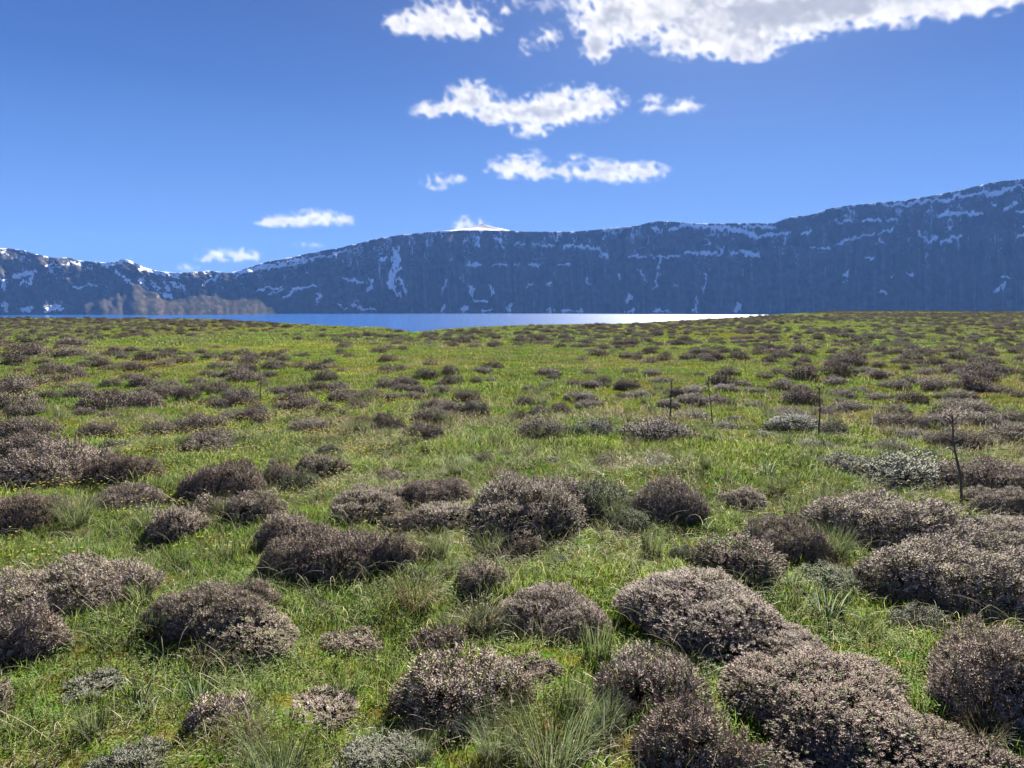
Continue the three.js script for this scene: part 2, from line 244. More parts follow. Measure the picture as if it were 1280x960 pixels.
{
  const B0 = -0.95, B1 = 0.95, NB = 900, NT = 110, GX = 3200, GY = 480;
  const b0 = -0.75, e0 = -1.2 * D2R, eb = 1.5 / GX, ee = 13 * D2R / GY; // snow sheet in bearing and elevation
  const snow = new Float32Array(GX * GY);
  for (const s of snowStrokes) for (let k = 1; k + 3 < s.length; k += 2) {
    const A = pixelBE(s[k], s[k + 1]), Z = pixelBE(s[k + 2], s[k + 3]), w = s[0] / F * 0.68, m = w * 2.2;
    const i0 = Math.floor((Math.min(A[0], Z[0]) - m - b0) / eb), i1 = Math.ceil((Math.max(A[0], Z[0]) + m - b0) / eb), j0 = Math.floor((Math.min(A[1], Z[1]) - m - e0) / ee), j1 = Math.ceil((Math.max(A[1], Z[1]) + m - e0) / ee);
    const vx = Z[0] - A[0], vy = Z[1] - A[1], L = vx * vx + vy * vy || 1e-9;
    for (let j = Math.max(0, j0); j <= Math.min(GY - 1, j1); j++) for (let i = Math.max(0, i0); i <= Math.min(GX - 1, i1); i++) {
      const x = b0 + i * eb - A[0], y = e0 + j * ee - A[1], q = clamp((x * vx + y * vy) / L), d = Math.hypot(x - vx * q, (y - vy * q)) / w;
      snow[j * GX + i] = Math.max(snow[j * GX + i], 1 - d / 2);
    }
  }
  const TW = 2048, TH = 1024, img = new Uint8Array(TW * TH * 4);
  for (let j = 0; j < TH; j++) for (let i = 0; i < TW; i++) {
    const b = mix(-0.66, 0.66, (i + 0.5) / TW), t = (j + 0.5) / TH * 1.06, P = wallPoint(b, t), e = Math.atan2(P[1] - EYE, P[3]);
    const k = b * 60, w1 = fbm(k * 4.5, t * 16, 4, 101) - 0.5, w2 = fbm(k * 4.5 + 50, t * 16, 4, 103) - 0.5;
    const x = Math.round((b + w1 * 0.011 - b0) / eb), y = Math.round((e + w2 * 0.0085 - e0) / ee);
    let s = x >= 0 && y >= 0 && x < GX && y < GY ? snow[y * GX + x] : 0;
    const speck = fbm(k * 8, t * 26, 4, 107), high = sstep(0.55, 0.95, t);
    s = sstep(0.42, 0.5, s + (speck - 0.5) * 0.9 * (s > 0 ? 1 : 0));
    const line = 1 - Math.abs(2 * fbm(k * 4 + 3 * t, t * 1.8 + 7, 2, 129) - 1), ledge = 1 - Math.abs(2 * fbm(k * 1.6, t * 12 + k * 0.15, 2, 130) - 1), patch = sstep(0.5, 0.62, fbm(k * 1.7, t * 4, 3, 131));
    s = Math.max(s, patch * 0.9 * Math.max(sstep(0.975, 0.99, line) * sstep(0.35, 0.6, t), sstep(0.97, 0.99, ledge) * sstep(0.5, 0.7, t), sstep(0.61, 0.65, speck) * sstep(0.78, 0.86, t)));
    if (t > 0.97 && t < 1.0) s = Math.max(s, sstep(0.56, 0.62, fbm(k * 3, t * 8, 3, 111)) * 0.8);
    const rock = fbm(k * 3, t * 20, 5, 113), veg = sstep(0.5, 0.62, fbm(k * 2, t * 5 + 4, 4, 117)) * sstep(0.85, 0.5, t);
    const m = 0.7 + 0.6 * fbm(k * 20, t * 60, 4, 119);
    const scree = sstep(0.5, 0.72, fbm(k * 5 + 2 * t, t * 1.3, 4, 121)) * sstep(0.8, 0.35, t), band = sstep(0.52, 0.6, fbm(k * 0.8, t * 14 + fbm(k * 1.5, t * 4, 3, 123) * 3, 4, 125)) * sstep(0.3, 0.6, t), rub = sstep(-0.54, -0.42, b) * sstep(-0.24, -0.33, b) * sstep(0.66, 0.42, t + 0.2 * (rock - 0.5)), scrub = sstep(0.42, 0.56, fbm(k * 5, t * 14, 5, 127));
    const c = [mix(0.075, 0.05, veg) , mix(0.064, 0.056, veg) , mix(0.056, 0.03, veg)].map((v, n) => mix(mix(v, [0.028, 0.026, 0.026][n], band), [0.115, 0.10, 0.085][n], scree) * m * (0.4 + 1.1 * rock)).map((v, n) => mix(v, mix([0.062, 0.046, 0.03][n] * (0.5 + rock), [0.024, 0.026, 0.013][n], scrub), rub));
    const q = (j * TW + i) * 4; for (let n = 0; n < 3; n++) { const v = mix(c[n], [0.87, 0.88, 0.89][n], s); img[q + n] = 255 * Math.pow(v, 1 / 2.2); } img[q + 3] = 255;
  }
  const map = new THREE.DataTexture(img, TW, TH); map.colorSpace = THREE.SRGBColorSpace; map.magFilter = THREE.LinearFilter; map.wrapS = THREE.MirroredRepeatWrapping; map.wrapT = THREE.ClampToEdgeWrapping; map.needsUpdate = true;
  const p = [], uv = [], ix = [];
  for (let j = 0; j <= NT; j++) for (let i = 0; i <= NB; i++) { const b = mix(B0, B1, i / NB), t = j / NT * 1.4, P = wallPoint(b, t); p.push(P[0], P[1], P[2]); uv.push((b + 0.66) / 1.32, Math.min(t / 1.06, 0.999)); }
  for (let j = 0; j < NT; j++) for (let i = 0; i < NB; i++) { const a = j * (NB + 1) + i, c = a + NB + 1; ix.push(a, a + 1, c, a + 1, c + 1, c); }
  const g = new THREE.BufferGeometry(); g.setAttribute('position', new THREE.Float32BufferAttribute(p, 3)); g.setAttribute('uv', new THREE.Float32BufferAttribute(uv, 2)); g.setIndex(ix); g.computeVertexNormals();
  structure('mountain', g, new THREE.MeshPhysicalMaterial({ map, roughness: 1, specularIntensity: 0, side: THREE.DoubleSide }), 'dark crater wall streaked with old snow above the lake', 'mountain');
}
{ // pale summit that looks over the crater rim
  const [b, e] = pixelBE(603, 279), R = 5400, H = EYE + R * Math.tan(e), p = [], c = [], ix = [], N = 64, M = 24;
  for (let j = 0; j <= M; j++) for (let i = 0; i <= N; i++) {
    const a = i / N * 2 * Math.PI, q = j / M, r = q * 620 * (1 + 0.15 * Math.sin(a * 3)), n = fbm(Math.cos(a) * 3 * q + 5, Math.sin(a) * 3 * q, 4, 141);
    p.push(Math.sin(b) * R + Math.cos(a) * r, H - 150 * Math.pow(q, 0.8) * (0.8 + 0.4 * n) - (n - 0.5) * 14 * q, -Math.cos(b) * R + Math.sin(a) * r);
    const s = sstep(0.56, 0.64, fbm(Math.cos(a) * 8 * q, Math.sin(a) * 8 * q + 2, 4, 143)); c.push(mix(0.13, 0.6, s), mix(0.112, 0.61, s), mix(0.09, 0.62, s));
  }
  for (let j = 0; j < M; j++) for (let i = 0; i < N; i++) { const a = j * (N + 1) + i, d = a + N + 1; ix.push(a, a + 1, d, a + 1, d + 1, d); }
  const g = new THREE.BufferGeometry(); g.setAttribute('position', new THREE.Float32BufferAttribute(p, 3)); g.setAttribute('color', new THREE.Float32BufferAttribute(c, 3)); g.setIndex(ix); g.computeVertexNormals();
  structure('mountain_001', g, new THREE.MeshStandardMaterial({ vertexColors: true, roughness: 1, side: THREE.DoubleSide }), 'small pale snowy summit peeking over the dark crater rim', 'mountain');
}
// ------------------------------------------------------------------ placing on the moor
function onGround(px, py) { // where a pixel's ray meets the ground
  const d = pixelDir(px, py); if (d.y > -0.004) return null; let y = 0, P;
  for (let k = 0; k < 4; k++) { const t = (EYE - y) / -d.y; P = new THREE.Vector3(d.x * t, 0, d.z * t); y = groundH(P.x, P.z); }
  P.y = y; return P;
}
const footprints = [];   // [x, z, rx, rz] of every shrub, so that turf keeps out from under it
const cells = new Map();
function addFoot(x, z, r) { footprints.push([x, z, r]); const k = Math.floor(x) + ',' + Math.floor(z); (cells.get(k) || cells.set(k, []).get(k)).push([x, z, r]); }
function inShrub(x, z, f = 1) { const i = Math.floor(x), j = Math.floor(z); for (let a = -1; a <= 1; a++) for (let b = -1; b <= 1; b++) { const l = cells.get((i + a) + ',' + (j + b)); if (l) for (const s of l) if (Math.hypot(x - s[0], z - s[1]) < s[2] * f) return true; } return false; }

// ------------------------------------------------------------------ cushion shrubs
function dome(seed, W, H) { // a mat of a few merged cushions: height at (x, z)
  const r = rng(seed), o = r() * 100, lobes = [[0, 0, 0.37, 1]], n = 3 + Math.floor(r() * 3);
  for (let k = 0; k < n; k++) { const a = k / n * 6.283 + r() * 1.2, d = 0.2 + 0.1 * r(); lobes.push([Math.cos(a) * d, Math.sin(a) * d, 0.17 + 0.1 * r(), 0.62 + 0.36 * r()]); }
  const h = (x, z) => {
    const wx = x / W + 0.05 * (vnoise(x / W * 6 + o, z / W * 6, seed) - 0.5), wz = z / W + 0.05 * (vnoise(x / W * 6 + o + 9, z / W * 6, seed) - 0.5); let b = 0;
    for (const [lx, lz, lr, lh] of lobes) { const q = Math.hypot(wx - lx, wz - lz) / lr; if (q < 1) b = Math.max(b, lh * Math.pow(1 - Math.pow(q, 3.4), 0.52)); }
    if (b <= 0) return 0;
    return Math.max(0, H * b * (0.85 + 0.4 * (fbm(x / W * 4.2 + o, z / W * 4.2, 3, seed) - 0.5)) + b * (0.085 * (vnoise(x * 13 + o, z * 13, seed + 6) - 0.55) + 0.03 * (vnoise(x * 29, z * 29 + o, seed + 8) - 0.5)));
  };
  return { h };
}
const HUES = { mauve: [[0.21, 0.162, 0.136], [0.33, 0.272, 0.232], [0.15, 0.105, 0.08], [0.17, 0.17, 0.075]], rusty: [[0.185, 0.134, 0.106], [0.28, 0.222, 0.182], [0.14, 0.10, 0.075], [0.14, 0.16, 0.065]], brown: [[0.14, 0.103, 0.091], [0.20, 0.155, 0.137], [0.10, 0.073, 0.06], [0.12, 0.115, 0.06]], green: [[0.16, 0.17, 0.10], [0.20, 0.18, 0.15], [0.09, 0.14, 0.05], [0.12, 0.17, 0.06]], grey: [[0.15, 0.15, 0.115], [0.20, 0.19, 0.155], [0.10, 0.105, 0.07], [0.12, 0.14, 0.08]] };
function foliageGeo(seed, W, H, spacing, leaf, leaves, hue) {
  const r = rng(seed), D = dome(seed, W, H), s = new Soup(), area = Math.PI * W * W / 4 * (1 + 1.7 * H / W), n = Math.round(2.2 * area / (spacing * spacing)), pal = HUES[hue];
  const o = r() * 50, ep = 0.008;
  for (let k = 0, tries = 0; k < n && tries < n * 12; tries++) {
    const a = r() * 6.283, q = Math.sqrt(r()) * W * 0.54; let x = Math.cos(a) * q, z = Math.sin(a) * q, y = D.h(x, z); if (y <= 0.004) continue;
    const gx = (D.h(x + ep, z) - D.h(x - ep, z)) / (2 * ep), gz = (D.h(x, z + ep) - D.h(x, z - ep)) / (2 * ep), steep = Math.hypot(gx, gz);
    if (r() > Math.sqrt(1 + steep * steep) / 3.2) continue;
    k++; if (steep > 1) y *= 0.3 + 0.7 * r();
    let nx = -gx, ny = 1, nz = -gz, l = Math.hypot(nx, ny, nz); nx /= l; ny /= l; nz /= l;
    const bare = fbm(x / W * 5 + o, z / W * 5, 2, seed + 9); if (bare < 0.3 && r() < 0.75) continue;
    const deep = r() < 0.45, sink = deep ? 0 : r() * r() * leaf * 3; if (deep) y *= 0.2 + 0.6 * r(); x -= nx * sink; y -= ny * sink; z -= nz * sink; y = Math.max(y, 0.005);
    let ux = nx * 0.75 + (r() - 0.5) * 0.7, uy = ny * 0.75 + 0.55, uz = nz * 0.75 + (r() - 0.5) * 0.7; l = Math.hypot(ux, uy, uz); ux /= l; uy /= l; uz /= l;
    // two directions across the twig
    let px = uy, py = -ux, pz = 0; l = Math.hypot(px, py) || 1; px /= l; py /= l; const qx = uy * pz - uz * py, qy = uz * px - ux * pz, qz = ux * py - uy * px;
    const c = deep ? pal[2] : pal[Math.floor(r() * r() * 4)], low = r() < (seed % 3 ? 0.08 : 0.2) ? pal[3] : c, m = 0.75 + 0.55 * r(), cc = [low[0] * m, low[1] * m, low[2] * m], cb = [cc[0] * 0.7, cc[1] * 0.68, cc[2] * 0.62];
    const L = leaf * (1.5 + r());
    for (let f = 0; f < leaves; f++) {
      const t = f / leaves, A = f * 2.4 + r(), up = t * L, ca = Math.cos(A), sa = Math.sin(A), ox = px * ca + qx * sa, oy = py * ca + qy * sa, oz = pz * ca + qz * sa, lift = 0.35 + 0.75 * t, len = leaf * (0.75 + 0.5 * r()), w = leaf * 0.2;
      const bx = x + ux * up, by = y + uy * up, bz = z + uz * up, tx = ox + ux * lift, ty = oy + uy * lift, tz = oz + uz * lift;
      let sx = oy * uz - oz * uy, sy = oz * ux - ox * uz, sz = ox * uy - oy * ux; // across the leaf
      const Nx = sy * tz - sz * ty, Ny = sz * tx - sx * tz, Nz = sx * ty - sy * tx, nl = (Math.hypot(Nx, Ny, Nz) || 1) * (Ny < 0 ? -1 : 1), tl = Math.hypot(tx, ty, tz);
      const hx = bx + tx / tl * len * 0.5, hy = by + ty / tl * len * 0.5, hz = bz + tz / tl * len * 0.5, ex = bx + tx / tl * len + ux * len * 0.2, ey = by + ty / tl * len + uy * len * 0.2, ez = bz + tz / tl * len + uz * len * 0.2;
      const N = [Nx / nl, Ny / nl, Nz / nl];
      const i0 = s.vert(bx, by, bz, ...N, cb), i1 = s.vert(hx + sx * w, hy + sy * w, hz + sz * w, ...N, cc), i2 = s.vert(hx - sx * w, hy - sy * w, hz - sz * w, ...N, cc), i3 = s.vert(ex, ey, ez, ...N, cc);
      s.tri(i0, i1, i2); s.tri(i1, i3, i2);
    }
  }
  return s.geo();
}
function branchGeo(seed, W, H, n) { // a tangle of thin woody stems reaching out from the root
  const r = rng(seed + 3), D = dome(seed, W, H), s = new Soup();
  for (let k = 0; k < n; k++) {
    const a = r() * 6.283, R = W * 0.48 * Math.sqrt(r()), x = Math.cos(a) * R, z = Math.sin(a) * R, top = D.h(x, z) - 0.025; if (top < 0.02) continue; const y = top * (0.25 + 0.75 * r()), f = 0.45 + 0.3 * r(), j = () => (r() - 0.5) * 0.06, c = [0.10, 0.08, 0.062].map(v => v * (0.6 + 0.9 * r())), A = r() * 3.14;
    s.ribbon([[x * 0.12 + j(), -0.02, z * 0.12 + j()], [x * f + j(), y * 0.55, z * f + j()], [x * 0.8 + j() * 0.5, y * 0.85, z * 0.8 + j() * 0.5], [x, y, z]], [0.009, 0.007, 0.005, 0.003], Math.cos(A), Math.sin(A), c, c);
  }
  return s.geo();
}
const twigWood = new THREE.MeshStandardMaterial({ vertexColors: true, roughness: 0.95, side: THREE.DoubleSide });
const kinds = {};   // the shrubs' shapes, shared by all copies: size class and fineness
function makeKind(key, hue, seeds, W, H, spacing, leaf, leaves, seg, branches) {
  kinds[key] = seeds.map(seed => {
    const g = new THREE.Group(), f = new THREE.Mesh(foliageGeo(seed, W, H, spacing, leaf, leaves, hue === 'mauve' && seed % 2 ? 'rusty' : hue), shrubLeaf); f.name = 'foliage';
    g.add(f);
    if (branches) { const b = new THREE.Mesh(branchGeo(seed, W, H, branches), twigWood); b.name = 'branches'; g.add(b); }
    shadows(g); g.userData.size = [W, H]; return g;
  });
}
makeKind('mauve_near_big', 'mauve', [11, 12, 13, 14], 1.0, 0.30, 0.0205, 0.0155, 9, 26, 1100);
makeKind('mauve_near', 'mauve', [21, 22, 23, 24], 0.55, 0.22, 0.0205, 0.0155, 9, 18, 520);
makeKind('mauve_near_small', 'mauve', [31, 32], 0.30, 0.13, 0.0205, 0.0155, 9, 12, 200);
makeKind('green_near', 'green', [41, 42], 0.55, 0.2, 0.02, 0.015, 8, 18, 420);
makeKind('grey_near', 'grey', [45, 46], 0.45, 0.17, 0.024, 0.016, 8, 16, 320);
makeKind('mauve_mid', 'brown', [51, 52, 53, 54], 0.75, 0.27, 0.034, 0.023, 7, 16, 420);
makeKind('grey_mid', 'grey', [57, 58], 0.6, 0.2, 0.034, 0.026, 7, 14, 240);
makeKind('mauve_far', 'brown', [61, 62, 63, 64], 0.8, 0.27, 0.055, 0.034, 6, 12, 130);

let turnSeed = rng(5);
function putShrub(kind, x, z, W, H, depth, label, group, name = 'cushion_shrub') {
  const set = kinds[kind], src = set[Math.floor(turnSeed() * set.length)], o = src.clone(); o.name = numbered(name);
  const y = groundH(x, z); o.position.set(x, y - 0.02, z);
  // stretched along the bearing's cross direction: width across the view line, depth along it, with a random half turn
  const b = Math.atan2(x, -z); o.rotation.y = -b + turnSeed() * 6.283;
  o.scale.set(W / src.userData.size[0], H / src.userData.size[1], depth / src.userData.size[0]);
  o.userData = {}; tag(o, label, 'shrub', group); scene.add(o); addFoot(x, z, (W + depth) / 4); return o;
}
function fromPixels(cx, base, w, top) { // front edge of the foot, width and top edge in the photo -> place and size
  const P = onGround(cx, base); if (!P) return null; const df = Math.hypot(P.x, P.z), depthOf = d => d * CP;
  let W = w / F * df * 0.98, dc = df + 0.36 * W; W = w / F * dc; dc = df + 0.36 * W; const k = dc / df;
  const D = pixelDir(cx, top), hz = Math.hypot(D.x, D.z), H = clamp(EYE + D.y / hz * (dc + 0.05 * W) - groundH(P.x * k, P.z * k), 0.25 * W, 0.6 * W);
  return { x: P.x * k, z: P.z * k, W: W * (dc > 7 ? 1.18 : 1.27), H: H * (d0 => d0 > 7 ? 1.05 : 0.8)(dc), depth: W * 1.08, d: dc };
}
// near shrubs, each told apart: [x, base row, width, top row, hue, label]
const M = 'mauve', G = 'green', Y = 'grey';
const nearShrubs = [
  [1030, 940, 250, 822, M, 'largest dome-shaped mauve-brown shrub, thick with small upright sprigs'],
  [1140, 1010, 210, 906, M, 'mauve-brown shrub overlapping the front of the largest dome-shaped shrub'],
  [1000, 990, 120, 918, M, 'lower mauve-brown shrub tucked against the largest dome-shaped shrub'],
  [865, 985, 160, 857, M, 'dark-fronted shrub with green shoots on top beside the largest dome-shaped shrub'],
  [815, 888, 132, 793, M, 'round mauve cushion shrub with a deep dark front beside the upright rush tuft'],
  [965, 838, 148, 772, M, 'flat-topped mauve shrub behind the largest dome-shaped shrub'],
  [905, 838, 100, 796, G, 'patch of green leafy shrub growing out between two mauve shrubs'],
  [880, 818, 130, 757, M, 'knobbly mauve shrub between the round cushion and the wide sprawling shrub'],
  [870, 796, 205, 708, M, 'wide sprawling mauve shrub with many dark hollows beside the bright grass clearing'],
  [1262, 905, 195, 765, M, 'high mauve shrub with a nearly black hollow beneath its front'],
  [1232, 775, 215, 665, M, 'long swelling mauve-brown shrub with a deep shadowed front below the forked sapling'],
  [1268, 692, 115, 640, M, 'brown shrub on the back of the long swelling shrub'],
  [1262, 642, 85, 615, M, 'reddish-brown low shrub just beyond the foot of the forked sapling'],
  [1130, 690, 188, 607, M, 'broad rounded shrub with a dark hollow front beside the forked sapling'],
  [1250, 622, 115, 577, M, 'knotty brown shrub right behind the forked sapling'],
  [1140, 608, 110, 582, Y, 'pale grey twiggy shrub stretched out behind the broad rounded shrub'],
  [1060, 590, 68, 570, Y, 'small pale grey shrub in the grass before the bare crooked sapling'],
  [975, 698, 112, 630, M, 'dark-sided mauve shrub at the upper end of the three-part shrub row'],
  [922, 720, 112, 655, M, 'low mauve shrub in the middle of the three-part shrub row'],
  [930, 634, 62, 604, M, 'small ragged brown shrub in open grass behind the three-part shrub row'],
  [1045, 742, 88, 698, G, 'dull green shrub overgrown by grass in the gap between the large shrubs'],
  [1150, 790, 62, 748, Y, 'dry twiggy shrub remnant beside the long swelling shrub'],
  [855, 698, 36, 666, G, 'little dark shrub with bare twigs at the edge of the bright clearing'],
  [660, 664, 182, 581, M, 'massive shrub ridge with a black-blue shaded front facing the bright clearing'],
  [545, 630, 98, 588, M, 'brown shoulder joined to the massive shrub ridge'],
  [558, 657, 78, 620, M, 'small brown cushion below the shoulder of the massive shrub ridge'],
  [508, 662, 58, 631, M, 'tight brown cushion squeezed between two larger cushions'],
  [745, 648, 84, 590, G, 'grey-green shrub mixed with grass joining the massive ridge to its neighbour'],
  [838, 648, 100, 587, M, 'rounded mauve shrub at the far end of the massive ridge'],
  [786, 660, 52, 628, G, 'small grey-green shrub in front of the grassy gap'],
  [462, 648, 118, 600, M, 'domed brown shrub beside the massive shrub ridge'],
  [357, 680, 78, 630, M, 'tilted brown shrub with a shaded hollow underneath beside the domed shrub'],
  [410, 724, 134, 645, M, 'brown shrub with a long dark undercut front facing bare soil'],
  [497, 708, 68, 650, M, 'dark brown cushion at the edge of the bare soil'],
  [650, 692, 42, 645, M, 'small tree-like bush with its woody stem showing'],
  [600, 738, 74, 690, M, 'faded brown shrub behind the straw-coloured tussock'],
  [690, 800, 155, 722, M, 'arched brown shrub threaded with long dry grass stems'],
  [625, 800, 76, 733, G, 'grass-topped dark shrub joined to the arched brown shrub'],
  [552, 818, 68, 760, M, 'small rounded shrub beside the grass-topped dark shrub'],
  [578, 905, 170, 798, M, 'perfectly domed mauve shrub with a very dark front beside the feathery tussock'],
  [400, 762, 26, 742, M, 'tiny dark shrub sprig alone in the grass'],
  [265, 795, 136, 717, M, 'dusty mauve shrub above the overhanging dry grass'],
  [318, 822, 118, 760, M, 'sunlit brown shrub leaning over a shaded hollow'],
  [275, 908, 72, 858, M, 'small sprigged shrub standing in the shaded hollow'],
  [165, 980, 95, 922, Y, 'pale half-dry shrub sunk in fine grass'],
  [470, 975, 120, 915, Y, 'pale grey twiggy shrub tangled with dry grass blades'],
  [85, 765, 166, 686, M, 'wide reddish-mauve shrub with tall ragged sprigs'],
  [20, 828, 100, 727, M, 'dim brown shrub below the wide reddish-mauve shrub'],
  [222, 672, 76, 622, M, 'dark brown shrub that throws a clear shadow onto the turf'],
  [268, 643, 44, 612, M, 'small brown cushion bridging two darker shrubs'],
  [316, 647, 68, 605, M, 'brown cushion with a grassy front beside the bridging cushion'],
  [285, 622, 104, 573, M, 'sloping purple-brown shrub at the start of the curved shrub chain'],
  [350, 606, 44, 577, M, 'knob of brown shrub in the curved shrub chain'],
  [404, 597, 66, 567, M, 'brown shrub at the end of the curved shrub chain'],
  [375, 613, 44, 585, G, 'grey-green shrub in front of the curved shrub chain'],
  [160, 637, 84, 596, M, 'brown shrub with green blades at its front below the long brown back'],
  [70, 610, 140, 563, M, 'long humped brown shrub like a whale back in bright turf'],
  [155, 602, 84, 564, M, 'brown tail end of the long humped shrub'],
  [25, 668, 88, 605, M, 'dark-sided shrub below the long humped shrub'],
  [440, 818, 74, 786, M, 'flat faded shrub in the open grass behind the fresh green tuft'],
  [118, 872, 80, 843, Y, 'thin pale shrub patch spreading in sunlit grass below the dim brown shrub'],
  [395, 905, 90, 868, M, 'low brown shrub beside the fan of fine blades'],
  [662, 850, 66, 815, M, 'low shrub sprig patch between the arched shrub and the round cushion'],
  [700, 705, 40, 688, G, 'little green shrub tuft in the middle of the bright clearing'],
  [488, 600, 36, 585, M, 'small dark tuft of shrub in turf beyond the domed brown shrub'],
];
// shrubs of the belt round the saplings and beyond, traced one by one but alike: [x, base row, width, top row]
const beltShrubs = [[28, 546, 65, 522], [40, 570, 85, 550], [121, 546, 48, 527], [200, 545, 38, 527], [250, 541, 62, 517], [268, 553, 46, 533], [263, 563, 62, 545], [290, 526, 40, 512], [318, 526, 46, 508], [267, 504, 28, 495], [35, 517, 40, 506], [12, 495, 50, 482], [26, 484, 46, 473], [72, 478, 28, 470], [75, 486, 28, 480], [103, 486, 26, 480], [60, 495, 26, 487], [112, 492, 16, 486], [88, 467, 32, 459], [65, 462, 25, 457], [160, 458, 24, 450], [160, 463, 22, 458], [138, 462, 22, 458], [204, 460, 28, 453], [140, 482, 28, 477], [187, 480, 22, 474], [213, 483, 26, 475], [247, 479, 26, 471], [200, 495, 52, 484], [172, 506, 58, 492], [140, 497, 28, 489], [135, 520, 22, 514], [109, 512, 14, 507], [275, 461, 30, 453], [275, 472, 26, 466], [307, 462, 20, 456], [262, 447, 22, 440], [35, 447, 45, 437], [35, 437, 25, 430], [90, 432, 35, 426], [90, 446, 45, 439], [55, 454, 18, 448], [120, 452, 20, 447], [150, 444, 20, 440],
  [382, 541, 54, 522], [453, 530, 20, 518], [435, 527, 26, 519], [482, 537, 42, 515], [529, 549, 48, 527], [605, 578, 32, 566], [540, 527, 50, 509], [563, 517, 30, 501], [548, 510, 44, 497], [592, 515, 36, 499], [583, 502, 34, 487], [421, 487, 36, 477], [386, 508, 34, 495], [407, 516, 26, 503], [364, 504, 38, 489], [355, 513, 28, 502], [350, 493, 34, 484], [447, 510, 28, 498], [432, 500, 32, 490], [458, 499, 36, 486], [492, 503, 26, 490], [515, 499, 32, 490], [505, 484, 32, 469], [523, 491, 24, 481], [553, 482, 20, 475], [552, 491, 30, 482], [603, 467, 26, 459], [612, 478, 22, 471], [595, 479, 16, 471], [374, 460, 26, 452], [413, 460, 20, 454], [427, 465, 14, 459], [456, 468, 14, 464], [480, 463, 18, 459], [500, 463, 24, 458], [325, 516, 22, 504], [322, 530, 18, 518],
  [677, 546, 62, 522], [822, 553, 94, 524], [655, 506, 26, 494], [676, 517, 26, 505], [700, 516, 28, 503], [650, 525, 24, 512], [738, 510, 38, 500], [727, 502, 38, 490], [835, 510, 32, 499], [866, 507, 44, 493], [894, 506, 44, 494], [844, 494, 26, 482], [866, 493, 36, 481], [799, 497, 34, 489], [775, 498, 20, 490], [783, 486, 30, 473], [829, 480, 28, 471], [683, 484, 24, 477], [662, 488, 26, 481], [716, 483, 24, 474], [740, 482, 28, 475], [685, 471, 38, 460], [735, 468, 22, 461], [788, 466, 24, 461], [815, 471, 24, 465], [908, 492, 36, 483], [942, 492, 28, 483], [875, 470, 16, 465], [910, 468, 26, 458], [945, 509, 30, 500], [870, 509, 26, 500], [926, 482, 26, 475],
  [1042, 543, 38, 524], [985, 524, 52, 509], [1062, 514, 46, 504], [1028, 517, 30, 507], [1055, 499, 30, 487], [995, 499, 24, 490], [1000, 488, 28, 479], [980, 482, 24, 475], [1045, 483, 32, 475], [1077, 492, 24, 486], [1097, 500, 32, 493], [1110, 535, 44, 516], [1140, 537, 40, 518], [1172, 533, 42, 517], [1115, 567, 44, 549], [1142, 551, 46, 537], [1180, 556, 32, 538], [1210, 558, 40, 538], [1207, 517, 54, 502], [1222, 531, 56, 517], [1262, 527, 46, 517], [1265, 549, 58, 529], [1198, 497, 34, 487], [1120, 488, 34, 479], [1137, 478, 26, 470], [1167, 485, 38, 477], [1244, 490, 30, 481], [1222, 489, 24, 482], [1230, 450, 20, 444], [1175, 498, 24, 492], [1205, 470, 30, 463], [1160, 468, 26, 462], [1100, 470, 28, 463]];
const greyShrubs = [[293, 498, 30, 484], [743, 541, 54, 519], [908, 537, 36, 524], [922, 526, 26, 516], [868, 523, 46, 514], [993, 536, 68, 518], [1160, 571, 28, 558], [412, 568, 36, 552], [757, 582, 36, 566], [825, 581, 46, 565], [712, 540, 24, 531], [700, 565, 20, 556], [1015, 560, 40, 548], [955, 545, 30, 536], [1090, 560, 24, 552], [145, 560, 40, 548], [690, 578, 22, 569]];
for (const [cx, b, w, t, hue, label] of nearShrubs) {
  const s = fromPixels(cx, b, w, t); let kind;
  if (hue === G) kind = 'green_near'; else if (hue === Y) kind = 'grey_near'; else kind = s.W > 0.72 ? 'mauve_near_big' : s.W > 0.38 ? 'mauve_near' : 'mauve_near_small';
  putShrub(kind, s.x, s.z, s.W, s.H, s.depth, label, 'cushion shrubs in the near heath');
}
let made = nearShrubs.length;
const stakes = [[1023, 545, 'bare crooked sapling stick'], [838, 523, 'straight dark sapling stake'], [891, 530, 'thin leaning bare sapling'], [325.5, 504, 'lone thin upright stick'], [565, 479, 'short slanted dry stick'], [1202, 628, 'forked dead sapling']].map(([x, y, n]) => [onGround(x, y), n, 0]);
function beltLabel(s, k) { // size, shape and what it stands by
  const size = s.W > 0.95 ? 'wide' : s.W > 0.6 ? 'middle-sized' : 'small', shape = s.H / s.W > 0.4 ? 'domed' : s.H / s.W > 0.28 ? 'rounded' : 'flat';
  const zone = s.d < 11 ? 'in the open turf round the bare saplings' : s.d < 18 ? 'in the scattered belt just beyond the saplings' : 'in the speckled meadow well beyond the saplings';
  const by = stakes.map(p => Math.hypot(p[0].x - s.x, p[0].z - s.z)), m = by.indexOf(Math.min(...by));
  if (by[m] < 1.3 && stakes[m][2] < 4) return [`${size} ${shape} brown shrub, ${['nearest', 'second nearest', 'third nearest', 'fourth nearest'][stakes[m][2]++]} belt shrub to the ${stakes[m][1]}`, 'shrubs by the bare saplings'];
  return [`${size} ${shape} mauve-brown cushion shrub ${zone}`, 'cushion shrubs ' + zone];
}
{
  const belt = beltShrubs.map(([cx, b, w, t]) => fromPixels(cx, b, w, t)).filter(s => s), near = s => Math.min(...stakes.map(p => Math.hypot(p[0].x - s.x, p[0].z - s.z)));
  belt.sort((p, q) => near(p) - near(q));
  for (const s of belt) { const [lab, grp] = beltLabel(s); putShrub(s.d < 16 ? 'mauve_mid' : 'mauve_far', s.x, s.z, s.W, s.H, s.depth, lab, grp); made++; }
}
